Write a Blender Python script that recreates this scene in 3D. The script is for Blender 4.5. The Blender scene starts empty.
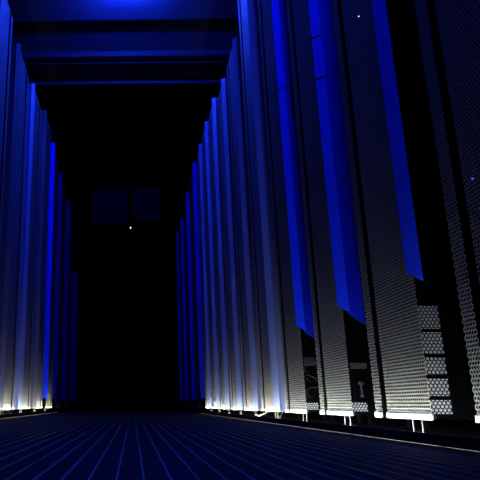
import bpy, bmesh, math, random
from mathutils import Vector, Matrix
random.seed(4)
S = bpy.context.scene
COL = S.collection

# ---------------------------------------------------------------- camera, world, exposure
CAMH = 0.073
cd = bpy.data.cameras.new('camera'); cam = bpy.data.objects.new('camera', cd); COL.objects.link(cam)
cd.sensor_width = 36; cd.lens = 45.0; cd.shift_x = 0.25; cd.clip_start = 0.01
cam.location = (0, 0, CAMH)
cam.rotation_euler = (math.radians(90 + 15.3), 0, math.radians(1.2))
S.camera = cam
w = bpy.data.worlds.new('world'); S.world = w; w.use_nodes = True
w.node_tree.nodes['Background'].inputs[0].default_value = (0, 0, 0, 1)
w.node_tree.nodes['Background'].inputs[1].default_value = 0
S.view_settings.view_transform = 'Standard'; S.view_settings.look = 'None'
S.view_settings.exposure = 0.0; S.view_settings.gamma = 1.0; S.view_settings.use_curve_mapping = False
BLUE_POWER = 450.0       # emission of the blue tubes
WHITE_POWER = 420.0      # emission of the white floor strips

RX = 0.60               # right row, door face
LX = -0.74              # left row, door face
TOP = 2.41              # height of the racks
BOT = 0.042             # underside of the racks

# ---------------------------------------------------------------- materials
def mat(name, col, rough=0.5, metal=0.0, spec=0.5, noise=0.0, scale=30):
    m = bpy.data.materials.new(name); m.use_nodes = True
    nt = m.node_tree; b = nt.nodes['Principled BSDF']
    b.inputs['Base Color'].default_value = (*col, 1); b.inputs['Roughness'].default_value = rough
    b.inputs['Metallic'].default_value = metal; b.inputs['Specular IOR Level'].default_value = spec
    if noise:
        tc = nt.nodes.new('ShaderNodeTexCoord'); n = nt.nodes.new('ShaderNodeTexNoise')
        n.inputs['Scale'].default_value = scale; n.inputs['Detail'].default_value = 5
        nt.links.new(tc.outputs['Object'], n.inputs['Vector'])
        mx = nt.nodes.new('ShaderNodeMix'); mx.data_type = 'RGBA'
        mx.inputs[6].default_value = (*[c * (1 - noise) for c in col], 1)
        mx.inputs[7].default_value = (*[min(1, c * (1 + noise)) for c in col], 1)
        nt.links.new(n.outputs['Fac'], mx.inputs[0]); nt.links.new(mx.outputs[2], b.inputs['Base Color'])
        mr = nt.nodes.new('ShaderNodeMapRange'); mr.inputs[3].default_value = rough * .8; mr.inputs[4].default_value = min(1, rough * 1.2)
        nt.links.new(n.outputs['Fac'], mr.inputs[0]); nt.links.new(mr.outputs[0], b.inputs['Roughness'])
    return m

def emit(name, col, strength):
    m = bpy.data.materials.new(name); m.use_nodes = True
    nt = m.node_tree; nt.nodes.clear()
    e = nt.nodes.new('ShaderNodeEmission'); o = nt.nodes.new('ShaderNodeOutputMaterial')
    e.inputs[0].default_value = (*col, 1); e.inputs[1].default_value = strength
    nt.links.new(e.outputs[0], o.inputs[0]); return m

def perforated(name, axis, col, pitch=0.0088, row=0.0075, hole=0.40, rough=0.45, invert=False):
    """sheet metal with staggered round holes cut through it (axis: the horizontal axis of the sheet)"""
    m = mat(name, col, rough, 0.15)
    nt = m.node_tree; N = nt.nodes; L = nt.links
    b = N['Principled BSDF']; out = [n for n in N if n.type == 'OUTPUT_MATERIAL'][0]
    tc = N.new('ShaderNodeTexCoord'); sp = N.new('ShaderNodeSeparateXYZ'); L.new(tc.outputs['Object'], sp.inputs[0])
    def M(op, a, c=None):
        n = N.new('ShaderNodeMath'); n.operation = op
        for i, v in enumerate((a, c)):
            if v is None: continue
            if isinstance(v, (int, float)): n.inputs[i].default_value = v
            else: L.new(v, n.inputs[i])
        return n.outputs[0]
    a = M('DIVIDE', sp.outputs['Y' if axis == 'Y' else 'X'], pitch); c = M('DIVIDE', sp.outputs['Z'], row * 2)
    def dist(off):
        fa = M('MULTIPLY', M('SUBTRACT', M('FRACT', M('ADD', a, 50 + off)), 0.5), 1.0)
        fc = M('MULTIPLY', M('SUBTRACT', M('FRACT', M('ADD', c, 50 + off)), 0.5), 2 * row / pitch)
        return M('SQRT', M('ADD', M('MULTIPLY', fa, fa), M('MULTIPLY', fc, fc)))
    d = M('MINIMUM', dist(0.0), dist(0.5)); h = M('LESS_THAN', d, hole)
    if invert:      # dark sheet, pale dust filter showing in the round holes
        mc = N.new('ShaderNodeMix'); mc.data_type = 'RGBA'; mc.inputs[6].default_value = (.003, .003, .003, 1); mc.inputs[7].default_value = (*col, 1)
        L.new(h, mc.inputs[0]); L.new(mc.outputs[2], b.inputs['Base Color']); b.inputs['Specular IOR Level'].default_value = .1
        return m
    tr = N.new('ShaderNodeBsdfTransparent'); mx = N.new('ShaderNodeMixShader')
    L.new(h, mx.inputs[0]); L.new(b.outputs[0], mx.inputs[1]); L.new(tr.outputs[0], mx.inputs[2]); L.new(mx.outputs[0], out.inputs[0])
    return m

M_BLACK = mat('black_powder_coat', (.0006, .0006, .0008), .9, 0, .01, noise=.3)
M_CARC = mat('dark_rack_steel', (.0006, .0006, .0008), .9, 0, .01, noise=.25)
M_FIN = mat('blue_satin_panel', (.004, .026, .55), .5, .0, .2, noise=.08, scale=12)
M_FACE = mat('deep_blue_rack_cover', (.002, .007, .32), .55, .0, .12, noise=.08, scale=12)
M_FARFIN = mat('shaded_blue_far_panel', (.004, .018, .30), .6, .0, .1)  # darker copy of the blue panel, shade of the far right end painted in
M_DIMPALE = mat('shaded_pale_panel', (.06, .065, .08), .55, .0, .1)  # toned-down copy of the pale panel, weaker light on left racks painted in
M_DIMFIN = mat('deep_shaded_blue_far_panel', (.002, .004, .11), .6, .0, .05)  # darkest copy of the blue panel, dimness of the far left end painted in
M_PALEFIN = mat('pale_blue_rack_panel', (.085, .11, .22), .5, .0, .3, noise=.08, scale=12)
M_BAR = mat('light_steel_bar', (.15, .15, .135), .4, .0, noise=.1)
M_DOOR = perforated('perforated_door_sheet', 'Y', (.095, .095, .068), rough=.9, hole=.45)
M_DOOR2 = perforated('pale_perforated_door_sheet', 'Y', (.10, .10, .105), rough=.65, hole=.30)
M_VENT = perforated('perforated_vent_sheet', 'X', (.16, .16, .15), .0085, .0068, .36, invert=True)
M_VENTD = perforated('dark_vent_sheet', 'X', (.05, .05, .048), .0075, .0055, .30, invert=True)
M_HANDLE = mat('grey_handle_metal', (.016, .016, .016), .5, 0, .2)
M_FOOT = mat('zinc_foot', (.03, .03, .03), .4, .5)
M_FLOOR = mat('dark_floor_tile', (.0015, .0015, .002), .6, 0, .03, noise=.3)
M_RIB = mat('worn_aluminium_rib', (.15, .17, .10), .45, .3, noise=.9, scale=60)
M_CEIL = mat('blue_grey_ceiling_panel', (.010, .026, .06), .65, noise=.15, scale=6)
M_BEAM = mat('blue_grey_ceiling_beam', (.003, .004, .02), .55, noise=.15)
M_DARK = mat('black_wall_paint', (.001, .001, .0013), .9, 0, .03, noise=.2)
M_DUCT = mat('dull_duct_steel', (.014, .014, .02), .7, .0, .1, noise=.9, scale=3)
M_CABLE = mat('grey_cable_jacket', (.05, .05, .05), .4)
M_HOUS = mat('black_strip_housing', (.004, .004, .005), .7, 0, .1)
M_BASE = mat('grey_strip_base', (.008, .008, .008), .8, 0, .0)
M_BLUE = emit('blue_tube_glow', (.012, .045, 1.0), BLUE_POWER)
M_LEDW = emit('white_pinpoint', (.8, .9, 1), 2.0)
M_LEDB = emit('blue_pinpoint', (.05, .1, 1), 2.5)

# ---------------------------------------------------------------- mesh helpers
def box(bm, x0, x1, y0, y1, z0, z1):
    x0, x1 = min(x0, x1), max(x0, x1)
    v = [bm.verts.new(p) for p in ((x0,y0,z0),(x1,y0,z0),(x1,y1,z0),(x0,y1,z0),(x0,y0,z1),(x1,y0,z1),(x1,y1,z1),(x0,y1,z1))]
    for f in ((0,3,2,1),(4,5,6,7),(0,1,5,4),(1,2,6,5),(2,3,7,6),(3,0,4,7)): bm.faces.new([v[i] for i in f])

def prism(bm, plan, zb, zt):
    """plan outline (x,y) with its own bottom height per corner"""
    n = len(plan)
    lo = [bm.verts.new((p[0], p[1], zb[i])) for i, p in enumerate(plan)]
    hi = [bm.verts.new((p[0], p[1], zt)) for p in plan]
    bm.faces.new(lo); bm.faces.new(hi)
    for i in range(n): bm.faces.new((lo[i], lo[(i+1) % n], hi[(i+1) % n], hi[i]))

def cyl(bm, c, r, z0, z1, r2=None, n=12):
    r2 = r if r2 is None else r2
    lo = [bm.verts.new((c[0]+r*math.cos(a), c[1]+r*math.sin(a), z0)) for a in (2*math.pi*i/n for i in range(n))]
    hi = [bm.verts.new((c[0]+r2*math.cos(a), c[1]+r2*math.sin(a), z1)) for a in (2*math.pi*i/n for i in range(n))]
    bm.faces.new(lo); bm.faces.new(hi)
    for i in range(n): bm.faces.new((lo[i], lo[(i+1) % n], hi[(i+1) % n], hi[i]))

def obj(name, bm, m, parent=None, smooth=False, bevel=0):
    bmesh.ops.recalc_face_normals(bm, faces=bm.faces)
    me = bpy.data.meshes.new(name); bm.to_mesh(me); bm.free()
    me.materials.append(m)
    if smooth:
        for p in me.polygons: p.use_smooth = True
    o = bpy.data.objects.new(name, me); COL.objects.link(o)
    if parent: o.parent = parent
    if bevel:
        b = o.modifiers.new('bevel', 'BEVEL'); b.width = bevel; b.segments = 2; b.limit_method = 'ANGLE'
    return o

def tag(o, label, cat, group=None):
    o['label'] = label; o['category'] = cat
    if group: o['group'] = group
    return o

def thing(name, label, cat, loc, group=None):
    o = bpy.data.objects.new(name, None); COL.objects.link(o); o.location = loc; o.empty_display_size = .1
    return tag(o, label, cat, group)

def struct(name, bm, m):
    o = obj(name, bm, m); o['kind'] = 'structure'; return o

def tube(name, pts, r, m, parent=None):
    cu = bpy.data.curves.new(name, 'CURVE'); cu.dimensions = '3D'; cu.bevel_depth = r; cu.bevel_resolution = 3
    sp = cu.splines.new('NURBS'); sp.points.add(len(pts)-1); sp.use_endpoint_u = True; sp.order_u = 3
    for p, q in zip(sp.points, pts): p.co = (*q, 1)
    o = bpy.data.objects.new(name, cu); COL.objects.link(o)
    dg = bpy.context.evaluated_depsgraph_get(); me = bpy.data.meshes.new_from_object(o.evaluated_get(dg))
    bpy.data.objects.remove(o)
    me.materials.clear(); me.materials.append(m)
    o = bpy.data.objects.new(name, me); COL.objects.link(o)
    if parent: o.parent = parent
    return o

# ---------------------------------------------------------------- room shell
YB, YF = -1.4, 10.0
CZ = 2.92
bm = bmesh.new(); box(bm, -2.2, 2.0, YB, YF, -.1, 0); struct('floor', bm, M_FLOOR)
bm = bmesh.new(); box(bm, 1.85, 2.0, YB, YF, 0, 3.9); struct('wall_right', bm, M_DARK)
bm = bmesh.new(); box(bm, -2.2, -2.0, YB, YF, 0, 3.9); struct('wall_left', bm, M_DARK)
bm = bmesh.new(); box(bm, -2.0, 1.85, YF-.1, YF, 0, 3.9); struct('wall_far', bm, M_DARK)
bm = bmesh.new(); box(bm, -2.0, 1.85, YB, YB+.1, 0, 3.9); struct('wall_near', bm, M_DARK)
bm = bmesh.new(); box(bm, -2.0, 1.85, 4.95, YF-.1, 3.7, 3.8); struct('ceiling_far', bm, M_DARK)
bm = bmesh.new(); box(bm, -2.0, 1.85, YB+.1, 4.0, CZ, CZ+.05); box(bm, -2.0, 1.85, 4.0, 4.95, CZ+.05, CZ+.1)
struct('ceiling', bm, M_CEIL)
for y, dz, t in ((4.495, .0, .04), (4.60, .0, .03), (4.95, .0, .035)):
    bm = bmesh.new(); box(bm, -2.0, 1.85, y, y+t, CZ-.0-dz, CZ+.05)
    o = struct('trim_%d' % (1 + int(y*2) % 7), bm, M_BEAM)

# floor grille of long raised ribs running down the aisle
bm = bmesh.new()
x = -0.588
while x < 0.475:
    y = YB + .12
    while y < 9.6:
        ln = .595
        box(bm, x-.0009, x+.0009, y, y+ln, 0, .0014)
        y += .6
    x += .0272
ribs = struct('trim_9', bm, M_RIB)

# ---------------------------------------------------------------- server racks
FIN_Z = CAMH + 0.262
def rack(side, P, y0, label, group, front='bare', depth=1.0, leds=(), vents=True, finw=.045, latch=False, top=TOP, finmat=None, seams=(), fz=None, shaded_cover=False, detail=None):
    pale = finmat in (M_PALEFIN, M_DIMPALE)
    if fz is not None: vents = False
    s = 1 if side == 'right' else -1
    X = RX if s > 0 else LX
    t = thing('server_rack', label, 'server rack', (X, y0, 0), group)
    U = lambda u: s*u
    FZ = FIN_Z if fz is None else fz
    sl = 1 if fz is None else 0
    r0, w1, n0, n1 = .326*P, .817*P, .884*P, .975*P
    # carcass: deep box behind the doors, top plate and bottom plate
    bm = bmesh.new()
    box(bm, U(.115), U(depth), .002, P-.002, BOT, top)
    obj('cabinet_body', bm, M_CARC, t)
    # jambs that carry the wide door and the narrow door, black and hollow between
    bm = bmesh.new()
    box(bm, U(.004), U(.115), w1-.006, w1, BOT+.002, top)
    box(bm, U(.004), U(.115), n0, n0+.004, BOT+.002, top)
    box(bm, U(.004), U(.115), n1-.004, n1, BOT+.002, top)
    box(bm, U(.012), U(.115), r0+.012, r0+.016, BOT+.002, top)
    box(bm, U(.004), U(.115), r0+.012, n1, top-.03, top)
    box(bm, U(.035), U(.115), r0+.016, n1-.004, BOT+.002, BOT+.012)
    obj('door_jamb', bm, M_BLACK, t)
    # wide perforated door and its bottom bar
    bm = bmesh.new(); box(bm, U(0), U(.0015), r0+.0045, w1, BOT+.012, top-.004)
    d = obj('wide_door', bm, M_DOOR2 if pale else M_DOOR, t)
    bm = bmesh.new(); box(bm, U(-.003), U(.0015), r0, w1, BOT, BOT+.012); obj('bottom_bar', bm, M_BAR, d, bevel=.001)
    bm = bmesh.new(); box(bm, U(0), U(.0015), n0, n1, BOT+.012, top-.004)
    d2 = obj('narrow_door', bm, M_DOOR2 if pale else M_DOOR, t)
    bm = bmesh.new(); box(bm, U(-.003), U(.0015), n0, n1, BOT, BOT+.012); obj('bottom_bar', bm, M_BAR, d2, bevel=.001)
    # slanting pale nose strip and the pale side cover behind it, with the angled lower end
    bm = bmesh.new()
    prism(bm, [(U(-.011), r0+.011), (U(.014), r0-.007), (U(.016), r0-.003), (U(-.002), r0+.016)], [FZ+.01*sl, FZ-.01*sl, FZ-.01*sl, FZ+.01*sl], top+.012)
    f = obj('nose_strip', bm, finmat or M_FIN, t)
    for z in seams:
        bm = bmesh.new(); prism(bm, [(U(-.0122), r0+.0105), (U(.0145), r0-.0088), (U(.016), r0-.005), (U(-.002), r0+.016)], [z, z+.003, z+.003, z], z+.0055)
        g = obj('panel_seam', bm, M_BLACK, f)
    bm = bmesh.new()
    prism(bm, [(U(.0162), r0+.004), (U(.0162+finw), r0+.004), (U(.0162+finw), r0+.008), (U(.0162), r0+.008)],
          [FZ-.012*sl, FZ-.045*sl, FZ-.045*sl, FZ-.012*sl], top+.012)
    f2 = obj('side_cover', bm, (M_BLACK if shaded_cover else finmat or M_FACE), t)  # black here paints the shade on the unlit covers of the nearest racks
    if latch:
        bm = bmesh.new(); z0, z1 = latch
        for a, b, c, e in ((.036, .040, z0, z1), (.056, .060, z0, z1), (.036, .060, z1-.006, z1), (.036, .060, z0, z0+.006)):
            box(bm, U(a), U(b), r0-.003, r0+.004, c, e)
        obj('latch_handle', bm, M_BLACK, f2)
    # ventilated blocks below the cover, facing down the aisle
    bm = bmesh.new(); 
    if vents:
        zz = [(-.019, .008), (.016, .050), (.059, .094), (.101, .145), (.152, .20)] if vents == 'all' else [(-.019, .004)]
        for a, b in zz:
            bm = bmesh.new(); box(bm, U(.002), U(.044), r0+.0085, r0+.010, CAMH+a, CAMH+b)
            obj('vent_grille', bm, M_VENT, t)
    if detail == 'handle':
        bm = bmesh.new()
        box(bm, U(.030), U(.034), r0+.004, r0+.010, CAMH+.018, CAMH+.060)
        box(bm, U(.026), U(.038), r0+.002, r0+.010, CAMH+.052, CAMH+.060); box(bm, U(.028), U(.036), r0+.002, r0+.010, CAMH+.018, CAMH+.024)
        obj('door_handle', bm, M_HANDLE, t, bevel=.001)
        bm = bmesh.new(); box(bm, U(.008), U(.054), r0+.0085, r0+.010, CAMH+.095, CAMH+.112); obj('vent_grille', bm, M_VENTD, t)
    if detail == 'cables':
        for q in range(3):
            zc = CAMH + (.040, .085, .125)[q]
            pts = [(U(.022+.020*math.cos(a)), r0-.004-.004*math.sin(a*2), zc+(.016,.010,.013)[q]*math.sin(a)+(.006,-.008,.012)[q]*math.cos(a)) for a in (k*math.pi/8 for k in range(0, 13))]
            tube('cable_loop', pts, .0008, M_HANDLE, t)
        bm = bmesh.new(); box(bm, U(.006), U(.048), r0+.0085, r0+.010, CAMH+.13, CAMH+.16); obj('vent_grille', bm, M_VENTD, t)
    # levelling feet
    for v in (.58*P, .68*P):
        bm = bmesh.new()
        cyl(bm, (U(.03), v), .0015, .006, BOT+.004); cyl(bm, (U(.03), v), .009, 0, .004); cyl(bm, (U(.03), v), .009, .004, .008, .003)
        obj('levelling_foot', bm, M_FOOT, t, smooth=False)
    for uu in (.32, depth-.08):
        for v in (.12*P, .88*P):
            bm = bmesh.new(); cyl(bm, (U(uu), v), .02, 0, BOT); obj('castor_block', bm, M_BLACK, t)
    for v, z, m in leds:
        bm = bmesh.new(); bmesh.ops.create_icosphere(bm, subdivisions=2, radius=.0016, matrix=Matrix.Translation((U(-.002), v, z)))
        obj('indicator_light', bm, m, t)
    return t

ordn = ['nearest', 'second', 'third', 'fourth', 'fifth', 'sixth', 'seventh', 'eighth', 'ninth', 'tenth', 'eleventh', 'twelfth', 'thirteenth', 'fourteenth']
Y0, PR = 1.117, .4515
for i in range(-1, 9):
    k = i + 1
    leds = ()
    if i == -1: leds = ((.30, .47, M_LEDW), (.335, .455, M_LEDB))
    if i == 0: leds = ((.26, 1.055, M_LEDW),)
    look = {0: 'cut by the picture edge, mesh almost unlit', 1: 'stacked vent grilles beside its wide mesh door',
            2: 'blue side cover ends above one small vent', 3: 'latch outline high on its blue side'}.get(k, 'white glow at its foot')
    rack('right', PR, Y0 + i*PR, '%s mesh rack of right row, %s' % (ordn[k], look),
         'mesh-door server racks of the right row', leds=leds, vents='all' if i <= 0 else 'low', shaded_cover=i <= 0, top=CAMH+(TOP-CAMH)*{3: .96, 4: .875, 5: .875, 6: .92, 7: .937, 8: .94}.get(i, 1), detail={1: 'handle', 2: 'cables'}.get(i),
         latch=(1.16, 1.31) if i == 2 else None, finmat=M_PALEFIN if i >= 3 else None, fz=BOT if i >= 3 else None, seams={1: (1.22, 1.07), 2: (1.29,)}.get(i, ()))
PF = .78; YE = Y0 + 9*PR
for j in range(4):
    leds = ((.3, 1.30, M_LEDB), (.42, 1.18, M_LEDB)) if j == 2 else ()
    rack('right', PF, YE + j*PF, '%s of the four wide unlit racks that end the right row' % ['first', 'second', 'third', 'last'][j],
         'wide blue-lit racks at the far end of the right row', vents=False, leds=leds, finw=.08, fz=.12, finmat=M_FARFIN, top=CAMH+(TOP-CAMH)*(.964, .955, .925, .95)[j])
PL = .60; YL = 1.47
LTOP = [2.41, 2.41, 2.41, 2.36, 2.41, 2.50, 2.47]
for j in range(7):
    rack('left', PL, YL + j*PL, '%s server rack from the camera in the left row, white glow at its foot' % ordn[j].replace('nearest', 'first'),
         'glowing server racks of the left row', vents='low', top=LTOP[j], finmat=M_FIN if j == 6 else M_PALEFIN if j == 4 else M_DIMPALE, fz=BOT if j < 6 else .12)  # panel tone carries how brightly each rack is lit
for j, y in enumerate((YL + 7*PL, YL + 8*PL + .2, YL + 9.6*PL + .3)):
    rack('left', .75, y, '%s dim blue rack past the white glow in the left row' % ['first', 'second', 'last'][j],
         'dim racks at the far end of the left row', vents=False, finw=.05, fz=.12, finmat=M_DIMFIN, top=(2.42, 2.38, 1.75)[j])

# ---------------------------------------------------------------- white light strips at the foot of the rows
def strip(side, ya, yb, power, label, near=False):
    s = 1 if side == 'right' else -1
    X = RX if s > 0 else LX
    t = thing('floor_light_strip', label, 'light strip', (X, ya, 0), 'white light strips along the foot of the racks')
    L = yb-ya-.0002
    bm = bmesh.new()
    box(bm, s*-.030, s*-.066, 0, L, 0, .0012)
    obj('base_plate', bm, M_BASE, t)
    bm = bmesh.new()
    box(bm, s*-.062, s*-.0595, 0, L, .0019, .020)
    box(bm, s*-.062, s*-(.0505 if near else .0492), 0, L, .020, .0215)
    box(bm, s*-.062, s*-.042, 0, .002, .0012, .020)
    box(bm, s*-.062, s*-.042, L-.002, L, .0012, .020)
    obj('hood', bm, M_HOUS, t)  # lip and hood added to keep strip light off the ceiling and opposite row
    bm = bmesh.new()
    xa, xb = s*-.058, s*-.048           # tilted towards the rack doors
    v = [bm.verts.new(p) for p in ((xa, .005, .0175), (xb, .005, .0045), (xb, L-.005, .0045), (xa, L-.005, .0175), (xa, .005, .0160), (xb-s*.001, .005, .0035), (xb-s*.001, L-.005, .0035), (xa, L-.005, .0160))]
    for fc in ((0,3,2,1),(4,5,6,7),(0,1,5,4),(1,2,6,5),(2,3,7,6),(3,0,4,7)): bm.faces.new([v[i] for i in fc])
    obj('lit_diffuser', bm, emit('strip_glow', (.82, .90, .95) if near else (.95, .94, .70), power*WHITE_POWER), t)
for i in range(-1, 9):
    p = [.32, .50, .58, .54, .50, .50, .50, .50, .50, .48][i+1]
    strip('right', Y0+i*PR, Y0+(i+1)*PR, p, 'white light strip on the floor at the foot of the %s rack of the right row' % ordn[i+1], i < 3)
for j in range(2, 7):
    strip('left', YL+j*PL, YL+(j+1)*PL, [0, 0, .50, .50, .50, .50, .46][j], 'white light strip on the floor at the foot of the %s rack of the left row' % ordn[j])

# ---------------------------------------------------------------- blue tubes under the ceiling
def tubelamp(x, y, z, L, label, m=M_BLUE, r=.016):
    t = thing('ceiling_tube_lamp', label, 'lamp', (x, y, z), 'blue tube lamps under the ceiling')
    bm = bmesh.new()
    bmesh.ops.create_cone(bm, cap_ends=True, segments=16, radius1=r, radius2=r, depth=L, matrix=Matrix.Rotation(math.pi/2, 4, 'Y'))
    obj('glowing_tube', bm, m, t)
    bm = bmesh.new()
    for q in (-1, 1):
        bmesh.ops.create_cone(bm, cap_ends=True, segments=16, radius1=.02, radius2=.02, depth=.03, matrix=Matrix.Translation((q*(L/2+.015), 0, 0)) @ Matrix.Rotation(math.pi/2, 4, 'Y'))
        cyl(bm, (q*(L/2+.015), 0), .004, .0, CZ-z)
    obj('hanger', bm, M_BLACK, t)
tubelamp(.44, .95, CZ-.26, .22, 'blue tube lamp under the ceiling over the nearest racks', emit('blue_tube_front', (.012, .045, 1.0), BLUE_POWER*4.2))
tubelamp(-.03, 3.5, CZ-.10, .3, 'blue tube lamp under the ceiling above the bright patch', emit('blue_tube_bright', (.012, .045, 1.0), BLUE_POWER*3.6))

# ---------------------------------------------------------------- duct at the far end
t = thing('overhead_duct', 'dull dark steel duct box hanging in the gloom at the aisle end', 'duct', (-.02, 8.0, 2.45))
bm = bmesh.new(); box(bm, -.55, -.03, 0, .5, .05, .55); obj('duct_box', bm, M_DUCT, t, bevel=.01)
bm = bmesh.new(); box(bm, .03, .42, .05, .5, .12, .60); obj('duct_box', bm, M_DUCT, t, bevel=.01)
bm = bmesh.new(); box(bm, -.03, .03, .1, .4, .2, .5); obj('flange', bm, M_BLACK, t)
bm = bmesh.new(); cyl(bm, (-.4, .25), .008, .55, 1.25); cyl(bm, (.3, .25), .008, .6, 1.25); obj('hanger_rod', bm, M_BLACK, t)
bm = bmesh.new(); cyl(bm, (0, .18), .02, .06, .2); bmesh.ops.create_icosphere(bm, subdivisions=2, radius=.035, matrix=Matrix.Translation((0, .18, .04)))
sn = obj('sensor_head', bm, M_BLACK, t, smooth=False)
bm = bmesh.new(); bmesh.ops.create_icosphere(bm, subdivisions=2, radius=.010, matrix=Matrix.Translation((0, .143, .03))); obj('indicator_light', bm, M_LEDW, sn)

# ---------------------------------------------------------------- loose cables under the doors
def cable(pts, lab):
    tag(tube('cable', pts, .0022, M_CABLE), lab, 'cable', 'thin cables on the floor under the racks')
cable([(.585, 2.28, .0025), (.57, 2.38, .0025), (.585, 2.5, .012), (.60, 2.56, .03), (.62, 2.60, .038)], 'thin pale cable looping out under the right row below the latch rack')
cable([(.61, 2.86, .036), (.585, 2.93, .02), (.575, 3.02, .0025), (.59, 3.15, .0025), (.60, 3.3, .0025)], 'thin pale cable drooping to the floor under the fifth right rack')
cable([(-.725, 3.1, .0025), (-.70, 3.35, .0025), (-.715, 3.6, .0025), (-.735, 3.75, .02), (-.76, 3.8, .036)], 'thin pale cable on the floor under the left row')
